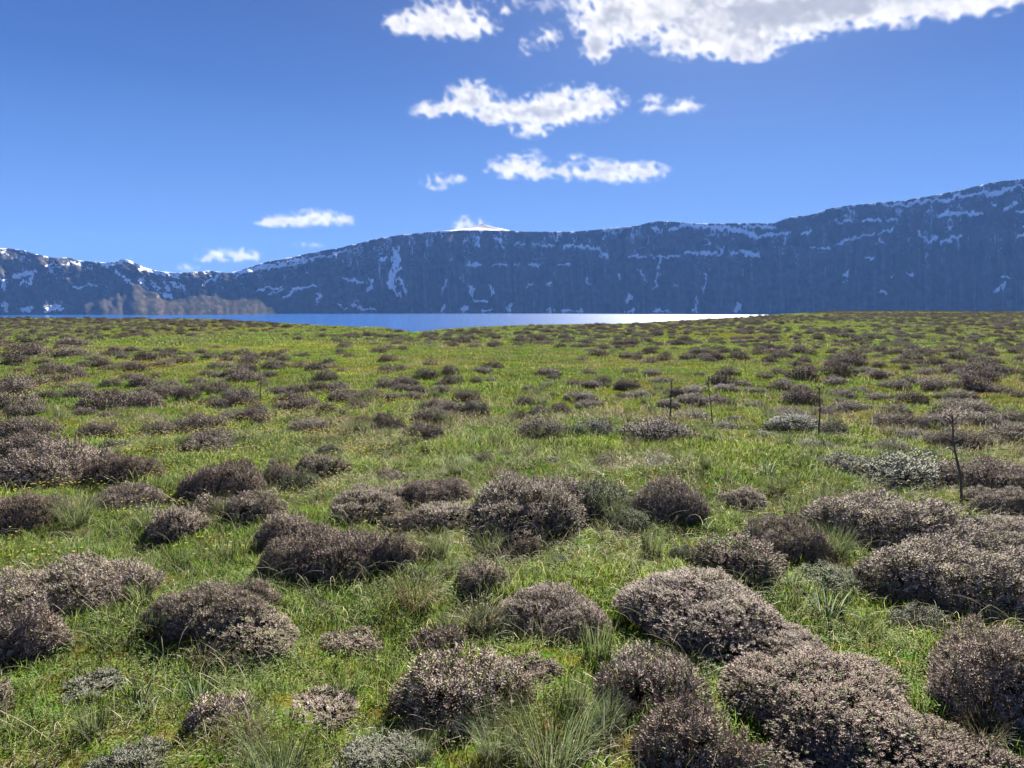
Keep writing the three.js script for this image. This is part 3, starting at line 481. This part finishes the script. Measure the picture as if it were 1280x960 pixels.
for (const [cx, b, w, t] of greyShrubs) { const s = fromPixels(cx, b, w, t); putShrub('grey_mid', s.x, s.z, s.W * 0.9, s.H * 0.75, s.depth, 'pale silvery-grey twiggy shrub in the green turf', 'silvery-grey shrubs', 'twiggy_shrub'); }
{ // the heath goes on to the edge of the moor: nearest ones singly, the rest as one mass
  const r = rng(99), list = [], aside = [];
  for (let k = 0; k < 260000 && list.length < 10800; k++) {
    const b = (r() * 2 - 1) * 0.85, d = Math.sqrt(mix(12 * 12, 128 * 128, r())), x = Math.sin(b) * d, z = -Math.cos(b) * d, re = edgeR(b);
    if (d > (Math.abs(b) < 0.3 ? re - 1.5 : re + 6)) continue;
    const inView = Math.abs(b) < 0.6, band = d < 20 && inView ? 0.75 : 1;
    const dens = fbm(x * 0.09 + 31, z * 0.09 + 17, 4, 151); if (r() > band * sstep(0.24, 0.56, dens + 0.06 * sstep(18, 50, d) + 0.03 * clamp(b * 2, -0.5, 1))) continue;
    const W = (0.30 + 0.5 * r() * r() + 0.22 * r()) * mix(1, 0.72, sstep(15, 34, d)); if (inShrub(x, z, 0.95)) continue;
    addFoot(x, z, W * 0.5); list.push([x, z, W, d, b]);
  }
  // outside the frame, so that a step aside still shows heath
  for (let k = 0; k < 900; k++) { const b = (r() < 0.5 ? -1 : 1) * (0.68 + 0.5 * r()), d = 2.4 + 14 * r(), x = Math.sin(b) * d, z = -Math.cos(b) * d, W = 0.4 + 0.6 * r(); if (fbm(x * 0.4, z * 0.4, 3, 153) < 0.5 || inShrub(x, z, 1.4)) continue; addFoot(x, z, W * 0.48); aside.push([x, z, W, W * 0.3]); }
  list.sort((p, q) => (p[3] - q[3]));
  const rest = [];
  for (const [x, z, W, d, b] of list) {
    const H = W * (0.27 + 0.14 * r());
    if (made < 300 && Math.abs(b) < 0.56) { const [lab, grp] = beltLabel({ x, z, W, H, d }); putShrub('mauve_far', x, z, W, H, W * (0.7 + 0.5 * r()), lab, grp); made++; } else rest.push([x, z, W, H]);
  }
  const kind = [...kinds.mauve_far, ...kinds.mauve_mid.slice(0, 2)], per = kind.map(() => []); rest.forEach((q, k) => per[k % 4].push(q)); aside.forEach((q, k) => per[4 + k % 2].push(q));
  const mass = new THREE.Group(); mass.name = 'heath'; tag(mass, 'far-off mass of small brown shrubs dotting the moor up to its edge', 'heath', null, 'stuff');
  const m4 = new THREE.Matrix4(), q4 = new THREE.Quaternion(), up = new THREE.Vector3(0, 1, 0), col = new THREE.Color();
  per.forEach((l, n) => {
    for (const part of kind[n].children) {
      const im = new THREE.InstancedMesh(part.geometry, part.material, l.length); im.name = part.name; im.userData.kind = 'stuff'; im.castShadow = im.receiveShadow = true;
      l.forEach(([x, z, W, H], k) => { q4.setFromAxisAngle(up, hash(k, n, 7) * 6.28); m4.compose(new THREE.Vector3(x, groundH(x, z) - 0.03, z), q4, new THREE.Vector3(W / kind[n].userData.size[0], H / 0.27, W / kind[n].userData.size[0])); im.setMatrixAt(k, m4); if (part.name === 'foliage') { const v = 0.8 + 0.35 * hash(k, n, 9); col.setRGB(v, v * (0.95 + 0.12 * hash(k, n, 10)), v * 0.97); im.setColorAt(k, col); } });
      mass.add(im);
    }
  });
  scene.add(mass); console.log('shrubs singly', made, 'in mass', rest.length);
}
// ------------------------------------------------------------------ tussocks
function tussockGeo(seed, n, len, spread, w, cols, droop) {
  const r = rng(seed), s = new Soup();
  for (let k = 0; k < n; k++) {
    const a = r() * 6.283, q = Math.sqrt(r()) * spread * 0.28, x = Math.cos(a) * q, z = Math.sin(a) * q, out = a + (r() - 0.5) * 1.2, L = len * (0.55 + 0.6 * r()), lean = (0.12 + 0.75 * r()) * droop, pts = [], ws = [];
    let px = x, py = -0.02, pz = z, ang = 0.1 + lean * 0.35; const N = 5;
    for (let t = 0; t <= N; t++) { pts.push([px, py, pz]); ws.push(t === N ? 0 : w * (1 - 0.6 * t / N)); const st = L / N; px += Math.cos(out) * Math.sin(ang) * st; pz += Math.sin(out) * Math.sin(ang) * st; py += Math.cos(ang) * st; ang += lean * (0.15 + 0.16 * t); }
    const c = cols[Math.floor(r() * cols.length)], m = 0.8 + 0.45 * r(), A = r() * 3.14;
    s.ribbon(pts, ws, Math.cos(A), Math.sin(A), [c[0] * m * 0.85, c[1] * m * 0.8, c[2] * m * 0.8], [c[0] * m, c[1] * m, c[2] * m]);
  }
  return s.geo();
}
const fresh = [[0.11, 0.18, 0.045], [0.15, 0.22, 0.06], [0.09, 0.15, 0.05], [0.26, 0.25, 0.12]], dusty = [[0.14, 0.19, 0.08], [0.11, 0.165, 0.06], [0.25, 0.24, 0.14], [0.17, 0.21, 0.10]], straw = [[0.42, 0.36, 0.23], [0.34, 0.29, 0.18], [0.5, 0.44, 0.3], [0.22, 0.22, 0.11]], blue = [[0.14, 0.2, 0.13], [0.18, 0.24, 0.16], [0.25, 0.28, 0.2]];
const tuft = {};
for (const [key, cols, n, len, w, droop, seeds] of [['fresh', fresh, 150, 0.16, 0.0032, 0.7, [201, 202, 203]], ['feathery', dusty, 420, 0.30, 0.0022, 1.0, [211, 212]], ['straw', straw, 240, 0.28, 0.0026, 1.5, [221, 222]], ['rush', [[0.10, 0.16, 0.055], [0.13, 0.19, 0.07], [0.2, 0.21, 0.1]], 190, 0.22, 0.0026, 0.25, [231]], ['broad', blue, 60, 0.2, 0.0065, 1.1, [241, 242]]])
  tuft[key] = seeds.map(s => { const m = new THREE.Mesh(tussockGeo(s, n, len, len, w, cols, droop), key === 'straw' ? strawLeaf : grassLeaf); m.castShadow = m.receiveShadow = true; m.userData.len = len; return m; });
function putTussock(kind, x, z, size, label, group) {
  const src = tuft[kind][Math.floor(turnSeed() * tuft[kind].length)], o = src.clone(); o.name = numbered('grass_tussock'); o.userData = {};
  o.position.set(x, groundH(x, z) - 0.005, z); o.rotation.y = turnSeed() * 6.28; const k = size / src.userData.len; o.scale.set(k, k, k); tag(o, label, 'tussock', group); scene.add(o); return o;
}
const tussocks = [   // [x, base row, top row, kind, label]
  [690, 962, 835, 'feathery', 'big feathery grey-green tussock beside the perfectly domed shrub'], [350, 975, 885, 'feathery', 'wide fan of fine green and straw blades spreading from one root'], [748, 822, 765, 'rush', 'dense upright rush-like tuft beside the round mauve cushion'], [716, 888, 842, 'rush', 'short upright green tuft behind the big feathery tussock'], [622, 945, 872, 'feathery', 'drooping tussock spilling over the domed shrub front'],
  [432, 872, 824, 'fresh', 'fresh green tuft in open grass between two pale shrubs'], [520, 756, 692, 'straw', 'straw-coloured tussock with long dry blades combed over'], [548, 692, 655, 'feathery', 'grey-green tussock at the corner of the massive shrub ridge'], [610, 692, 655, 'feathery', 'bushy tussock before the dark front of the massive ridge'], [600, 790, 728, 'straw', 'dry tussock with long pale blades beside the grass-topped shrub'],
  [766, 648, 612, 'feathery', 'pale tussock growing in the gap of the massive ridge'], [815, 694, 655, 'rush', 'dark upright tuft at the end of the bright clearing'], [690, 708, 684, 'rush', 'small dark tuft in the bright clearing'], [793, 714, 688, 'rush', 'little upright tuft at the top of the wide sprawling shrub'], [1042, 697, 648, 'feathery', 'soft green tussock leaning on the dark-sided shrub'], [1125, 727, 683, 'feathery', 'round brush-like tussock in the grassy gap below the broad shrub'],
  [1020, 631, 611, 'fresh', 'small dark green tuft in the turf near the broad shrub'], [972, 617, 585, 'feathery', 'loose pale tussock in turf behind the three-part row'], [1035, 768, 720, 'broad', 'blue-green tuft of broad blades in the gap between large shrubs'], [228, 711, 680, 'fresh', 'dark green tuft in turf below the shadow-throwing shrub'], [196, 722, 694, 'fresh', 'olive tuft next to the dark green tuft'], [95, 654, 602, 'feathery', 'long soft grass clump below the long humped shrub'],
  [100, 672, 645, 'straw', 'grey dry clump below the long soft grass clump'], [1232, 928, 878, 'straw', 'dry tussock drooping into the black hollow'], [905, 972, 905, 'broad', 'few broad pale blades standing before the dark-fronted shrub'], [205, 800, 770, 'straw', 'dry grass overhanging the shaded hollow'], [255, 830, 790, 'straw', 'combed dry tussock on the lip of the shaded hollow'], [455, 930, 895, 'broad', 'shiny broad-bladed tuft beside the pale twiggy shrub'],
  [650, 870, 835, 'straw', 'dry thin tuft at the shoulder of the domed shrub'], [560, 715, 690, 'feathery', 'thin tussock over the straw-coloured tussock'], [760, 905, 860, 'feathery', 'tall loose tuft beside the round cushion shadow'], [250, 870, 830, 'broad', 'green blades in the shaded hollow'], [1180, 845, 815, 'fresh', 'fresh tuft in the sunny strip between shrubs']];
for (const [cx, b, t, kind, label] of tussocks) { const P = onGround(cx, b), d = Math.hypot(P.x, P.z), D = pixelDir(cx, t), h = EYE + D.y / Math.hypot(D.x, D.z) * d - P.y; putTussock(kind, P.x, P.z, clamp(h * 1.0, 0.07, 0.34), label, 'tussocks among the near shrubs'); }
{
  const r = rng(303), L = { fresh: 'small fresh green tuft standing above the turf', feathery: 'loose fine-bladed grey-green tussock standing above the turf', straw: 'small tuft of pale dry grass in the turf', rush: 'small stiff dark green tuft in the turf', broad: 'low tuft of broad bluish blades in the turf' }, names = ['fresh', 'feathery', 'straw', 'rush', 'fresh', 'feathery', 'broad', 'straw'];
  let n = 0; while (n < 250) { const b = (r() * 2 - 1) * 0.62, d = mix(2.4, 15, Math.pow(r(), 0.75)), x = Math.sin(b) * d, z = -Math.cos(b) * d; if (inShrub(x, z, 0.8)) continue; const k = names[Math.floor(r() * names.length)]; putTussock(k, x, z, k === 'feathery' ? 0.12 + 0.12 * r() : 0.09 + 0.09 * r(), L[k], 'loose tufts in the turf'); n++; }
}
// ------------------------------------------------------------------ saplings
function tube(pts, r0, r1, seg = 10, rad = 6) { // a tapered, slightly crooked stem
  const c = new THREE.CatmullRomCurve3(pts), g = new THREE.TubeGeometry(c, seg, 1, rad), p = g.attributes.position, v = new THREE.Vector3(), o = new THREE.Vector3();
  for (let j = 0; j <= seg; j++) { c.getPointAt(j / seg, o); const R = mix(r0, r1, j / seg); for (let i = 0; i <= rad; i++) { const k = j * (rad + 1) + i; v.fromBufferAttribute(p, k).sub(o).multiplyScalar(R * (0.9 + 0.2 * hash(i % rad, j, 5))).add(o); p.setXYZ(k, v.x, v.y, v.z); } }
  g.computeVertexNormals(); return g;
}
function sapling(path, r0, branches, needles, label) { // path and branches in photo pixels at the foot's distance
  const foot = onGround(path[0][0], path[0][1]), d = Math.hypot(foot.x, foot.z), g = new THREE.Group(); g.name = numbered('dead_sapling'); g.position.copy(foot);
  const b = Math.atan2(foot.x, -foot.z); g.rotation.y = -b;
  const at = ([x, y], dz = 0) => { const D = pixelDir(x, y), t = d / Math.hypot(D.x, D.z), P = new THREE.Vector3(D.x * t, EYE + D.y * t, D.z * t).sub(foot); const X = P.x * Math.cos(b) + P.z * Math.sin(b); return new THREE.Vector3(X, P.y, dz); };
  const r = rng(path[0][0]), tr = path.map((p, k) => at(p, k ? (r() - 0.5) * 0.03 : 0)); tr[0].y -= 0.05;
  const m = new THREE.Mesh(tube(tr, r0, r0 * 0.45, 20, 7), bark); m.name = 'trunk'; g.add(m);
  for (const [p, grey] of branches) { const q = p.map((u, k) => at(u, k ? (r() - 0.5) * 0.12 : 0)), o = new THREE.Mesh(tube(q, r0 * 0.5, r0 * 0.2, 6, 5), grey ? barkGrey : bark); o.name = 'branch'; g.add(o); }
  for (const [cx, cy, w, n] of needles) { const s = new Soup(), c = at([cx, cy]), R = w / F * d; for (let k = 0; k < n; k++) { const a = r() * 6.283, u = r() * 2 - 1, q = R * Math.sqrt(r()), x = c.x + Math.cos(a) * q, y = c.y + u * R * 0.45, z = Math.sin(a) * q; const L = 0.03 + 0.025 * r(); const A = r() * 6.28; s.ribbon([[x, y, z], [x + Math.cos(A) * L * 0.5, y + L * (r() - 0.2), z + Math.sin(A) * L * 0.5], [x + Math.cos(A) * L, y + L * (r() - 0.3), z + Math.sin(A) * L]], [0.003, 0.0045, 0], -Math.sin(A), Math.cos(A), [0.17, 0.115, 0.09], [0.22, 0.15, 0.12]); } const o = new THREE.Mesh(s.geo(), shrubLeaf); o.name = 'dry_needles'; o.userData.kind = 'stuff'; g.add(o); }
  tag(shadows(g), label, 'sapling', 'bare saplings'); scene.add(g); return g;
}
sapling([[1202, 628], [1201, 600], [1197, 578], [1192, 556], [1191, 535], [1190, 516]], 0.0125, [[[[1191, 553], [1186, 550], [1181, 546]]], [[[1192, 552], [1199, 549], [1205, 545]], 1], [[[1194, 566], [1187, 561], [1181, 560]], 1], [[[1195, 563], [1200, 558]], 1], [[[1191, 530], [1186, 524], [1179, 520]]], [[[1191, 527], [1196, 521], [1200, 516]]], [[[1190, 522], [1184, 516]]], [[[1191, 540], [1195, 536]]], [[[1196, 575], [1190, 571]], 1]], [[1190, 515, 8, 60], [1184, 520, 6, 26], [1197, 519, 6, 26], [1190, 532, 5, 16]], 'forked dead sapling with a curved trunk and rusty dry needles on top');
sapling([[1023, 545], [1024, 528], [1025, 512], [1024, 497], [1024, 484]], 0.0125, [[[[1024, 488], [1021, 484], [1018, 483]]], [[[1024, 487], [1027, 483]]], [[[1024, 503], [1021, 500]]], [[[1025, 516], [1028, 513]]]], [[1022, 483, 4, 16]], 'bare crooked sapling stick with a slight bow beside a pale grey shrub');
sapling([[838, 523], [838.5, 500], [840, 474]], 0.013, [[[[839, 490], [841, 487]]], [[[839.5, 480], [837, 477]]]], [], 'dead straight dark sapling stake behind the widest belt shrub');
sapling([[891, 530], [889, 510], [886.5, 490], [885, 470]], 0.0105, [[[[886, 480], [883, 477], [881, 472]]], [[[885.5, 474], [888, 470]]], [[[888, 503], [891, 499]]]], [[885, 470, 4, 12]], 'thin leaning bare sapling next to the straight dark stake');
sapling([[325.5, 504], [325.5, 488], [326, 473]], 0.012, [[[[326, 480], [323, 477]]], [[[325.5, 476], [328, 473]]]], [], 'lone thin upright stick among shrubs in the flowery turf');
sapling([[565, 479], [562, 472], [559, 465]], 0.012, [[[[562, 471], [565, 468]]]], [], 'short slanted dry stick leaning among the far shrubs');
// ------------------------------------------------------------------ turf
function clumpGeo(seed, n, rad, len, w, cols, lie = 0.6, seg = 3) {
  const r = rng(seed), s = new Soup();
  for (let k = 0; k < n; k++) {
    const a = r() * 6.283, q = Math.sqrt(r()) * rad, out = r() * 6.283, L = len * (0.5 + 0.8 * r()), A = r() * 3.14, pts = [], ws = []; let ang = r() * lie, px = Math.cos(a) * q, pz = Math.sin(a) * q, py = -0.008; const bend = r() * 0.55;
    for (let t = 0; t <= seg; t++) { pts.push([px, py, pz]); ws.push(t === seg ? 0 : w * (1 - 0.35 * t / seg)); const st = L / seg; px += Math.cos(out) * Math.sin(ang) * st; pz += Math.sin(out) * Math.sin(ang) * st; py += Math.cos(ang) * st; ang += bend; }
    const c = cols[Math.floor(r() * cols.length)], m = 0.75 + 0.5 * r(); s.ribbon(pts, ws, Math.cos(A), Math.sin(A), [c[0] * m, c[1] * m, c[2] * m], [c[0] * m, c[1] * m, c[2] * m]);
  }
  return s.geo();
}
function herbGeo(seed, n, rad, col) { // low leafy herbs: little oval leaves on short stalks
  const r = rng(seed), s = new Soup();
  for (let k = 0; k < n; k++) { const a = r() * 6.283, q = Math.sqrt(r()) * rad, A = r() * 6.283, L = 0.005 + 0.006 * r(), y = 0.008 + 0.03 * r(), x = Math.cos(a) * q, z = Math.sin(a) * q, m = 0.8 + 0.45 * r(), c = col.map(v => v * m), ca = Math.cos(A), sa = Math.sin(A), t = (r() - 0.2) * 0.9; s.ribbon([[x, y, z], [x + ca * L * 0.5, y + L * 0.5 * t, z + sa * L * 0.5], [x + ca * L, y + L * 0.6 * t, z + sa * L]], [0.002, L * 0.6, 0], -sa, ca, c, c); }
  return s.geo();
}
const turfCols = [[0.13, 0.225, 0.036], [0.165, 0.265, 0.04], [0.105, 0.185, 0.036], [0.22, 0.28, 0.055], [0.28, 0.27, 0.13], [0.18, 0.225, 0.085]], dryCols = [[0.36, 0.31, 0.18], [0.25, 0.23, 0.11], [0.17, 0.19, 0.07], [0.44, 0.38, 0.25]];
const turf = new THREE.Group(); turf.name = 'grass'; tag(turf, 'short green turf mixed with dry blades and herbs between the shrubs', 'grass', null, 'stuff');
function scatter(name, geo, mat, pts, tintOf, parent = turf) {
  const im = new THREE.InstancedMesh(geo, mat, pts.length), m = new THREE.Matrix4(), q = new THREE.Quaternion(), up = new THREE.Vector3(0, 1, 0), v = new THREE.Vector3(), s = new THREE.Vector3(), c = new THREE.Color();
  pts.forEach(([x, z, k, ky], n) => { q.setFromAxisAngle(up, hash(n, 3, 11) * 6.283); m.compose(v.set(x, groundH(x, z), z), q, s.set(k, ky ?? k, k)); im.setMatrixAt(n, m); c.setRGB(...tintOf(x, z, n)); im.setColorAt(n, c); });
  im.name = name; im.userData.kind = 'stuff'; im.castShadow = im.receiveShadow = true; parent.add(im);
}
const lush = (x, z) => sstep(0.34, 0.58, fbm(x * 0.55 + 9, z * 0.55 + 2, 3, 171));
const tint = (x, z, n) => { const g = tintGreen(x, z), p = fbm(x * 0.8, z * 0.8 + 20, 3, 163), m = 0.82 + 0.4 * hash(n, 5, 13), y = sstep(0.45, 0.65, p); const l = lush(x, z); return [m * mix(1.08, mix(0.96, 1.15, y), l), m * mix(0.88, mix(0.95, 1.12, y), l) * mix(0.95, 1.06, g), m * mix(1.35, mix(1.0, 0.85, y), l)]; };
function spots(seed, d0, d1, per, keep, sizeOf, half = 0.74) {
  const r = rng(seed), area = half * (d1 * d1 - d0 * d0), n = Math.round(area * per), out = [];
  for (let k = 0; k < n; k++) { const b = (r() * 2 - 1) * half, d = Math.sqrt(mix(d0 * d0, d1 * d1, r())), x = Math.sin(b) * d, z = -Math.cos(b) * d; if (d > edgeR(b) + 4) continue; if (inShrub(x, z, 0.74) || !keep(x, z, r)) continue; const s = sizeOf(x, z, r); out.push([x, z, s[0], s[1]]); }
  return out;
}
const nearTurf = [clumpGeo(401, 30, 0.055, 0.046, 0.0028, turfCols, 0.8), clumpGeo(402, 30, 0.055, 0.056, 0.0026, turfCols, 0.7), clumpGeo(403, 26, 0.05, 0.038, 0.0032, turfCols, 1.0)];
nearTurf.forEach((g, k) => scatter('turf_blades', g, grassLeaf, spots(500 + k, 1.4, 9, 150, (x, z, r) => r() < 0.1 + 0.9 * lush(x, z), (x, z, r) => { const s = 0.7 + 0.6 * r(); return [s, s * (0.7 + 0.7 * r())]; }), tint));
[[0.15, 0.24, 0.03], [0.22, 0.28, 0.04]].forEach((c, k) => scatter('herb_leaves', herbGeo(411 + k, 40, 0.06, c), grassLeaf, spots(510 + k, 1.4, 10, 70, (x, z, r) => r() < lush(x + 5, z), (x, z, r) => { const s = 0.8 + 0.6 * r(); return [s, s]; }), tint));
[clumpGeo(421, 16, 0.07, 0.11, 0.0024, dryCols, 1.5, 4), clumpGeo(422, 14, 0.08, 0.15, 0.0022, dryCols, 1.3, 4)].forEach((g, k) => scatter('dry_blades', g, strawLeaf, spots(520 + k, 1.4, 11, 60, (x, z, r) => r() < 0.22 + 0.78 * (1 - lush(x, z)), (x, z, r) => { const s = 0.7 + 0.8 * r(); return [s, s * (0.6 + 0.6 * r())]; }), (x, z, n) => { const m = 0.7 + 0.6 * hash(n, 9, 3); return [m, m, m]; }));
scatter('long_blades', clumpGeo(431, 9, 0.06, 0.2, 0.0022, [[0.2, 0.24, 0.1], [0.4, 0.36, 0.22], [0.13, 0.19, 0.06]], 0.5, 5), grassLeaf, spots(530, 1.4, 12, 30, () => true, (x, z, r) => { const s = 0.6 + 0.7 * r(); return [s, s]; }), tint);
[clumpGeo(441, 90, 0.17, 0.045, 0.0045, turfCols, 1.0), clumpGeo(442, 90, 0.17, 0.055, 0.0045, turfCols, 0.9), clumpGeo(443, 50, 0.16, 0.08, 0.004, dryCols, 1.2)].forEach((g, k) => scatter('turf_blades', g, grassLeaf, spots(540 + k, 8.5, 30, k === 2 ? 6 : 22, (x, z, r) => r() < 0.4 + 0.6 * (k === 2 ? 1 - lush(x, z) : lush(x, z)), (x, z, r) => { const s = 0.8 + 0.6 * r(); return [s, s * (0.7 + 0.6 * r())]; }), tint));
[clumpGeo(451, 90, 0.45, 0.055, 0.016, turfCols, 1.1), clumpGeo(452, 90, 0.45, 0.06, 0.015, turfCols, 1.0)].forEach((g, k) => scatter('turf_blades', g, grassLeaf, spots(550 + k, 28, 128, 3.4, (x, z, r) => r() < 0.35 + 0.65 * sstep(0.35, 0.6, tintGreen(x, z)), (x, z, r) => { const s = 0.8 + 0.6 * r(); return [s, s * (0.7 + 0.5 * r())]; }), tint));
scene.add(turf);
{ // tiny yellow flowers sprinkled over the fresher turf
  const s = new Soup(), r = rng(601); for (let k = 0; k < 14; k++) { const a = r() * 6.283, q = Math.sqrt(r()) * 0.14, x = Math.cos(a) * q, z = Math.sin(a) * q, y = 0.05 + 0.045 * r(), c = [0.62, 0.52, 0.03]; for (let p = 0; p < 5; p++) { const A = p * 1.2566 + r(), L = 0.007; s.ribbon([[x, y, z], [x + Math.cos(A) * L * 0.6, y + 0.003, z + Math.sin(A) * L * 0.6], [x + Math.cos(A) * L, y + 0.004, z + Math.sin(A) * L]], [0.001, 0.006, 0], -Math.sin(A), Math.cos(A), c, c); } }
  const fl = new THREE.Group(); fl.name = 'flowers'; tag(fl, 'tiny yellow flowers sprinkled through the fresher turf', 'flowers', null, 'stuff');
  const meadow = (x, z) => { const b = Math.atan2(x, -z); return sstep(0.05, -0.25, b) * 0.85 + 0.15; };
  scatter('blossoms', s.geo(), grassLeaf, spots(610, 4, 30, 13, (x, z, q) => q() < sstep(0.42, 0.6, fbm(x * 0.35, z * 0.35, 3, 613)) * meadow(x, z) * sstep(4, 9, Math.hypot(x, z)), (x, z, q) => { const k = 1.2 + 0.5 * q(); return [k, 1.1]; }), () => [1, 1, 1], fl); scene.add(fl);
}
renderer.render(scene, camera);
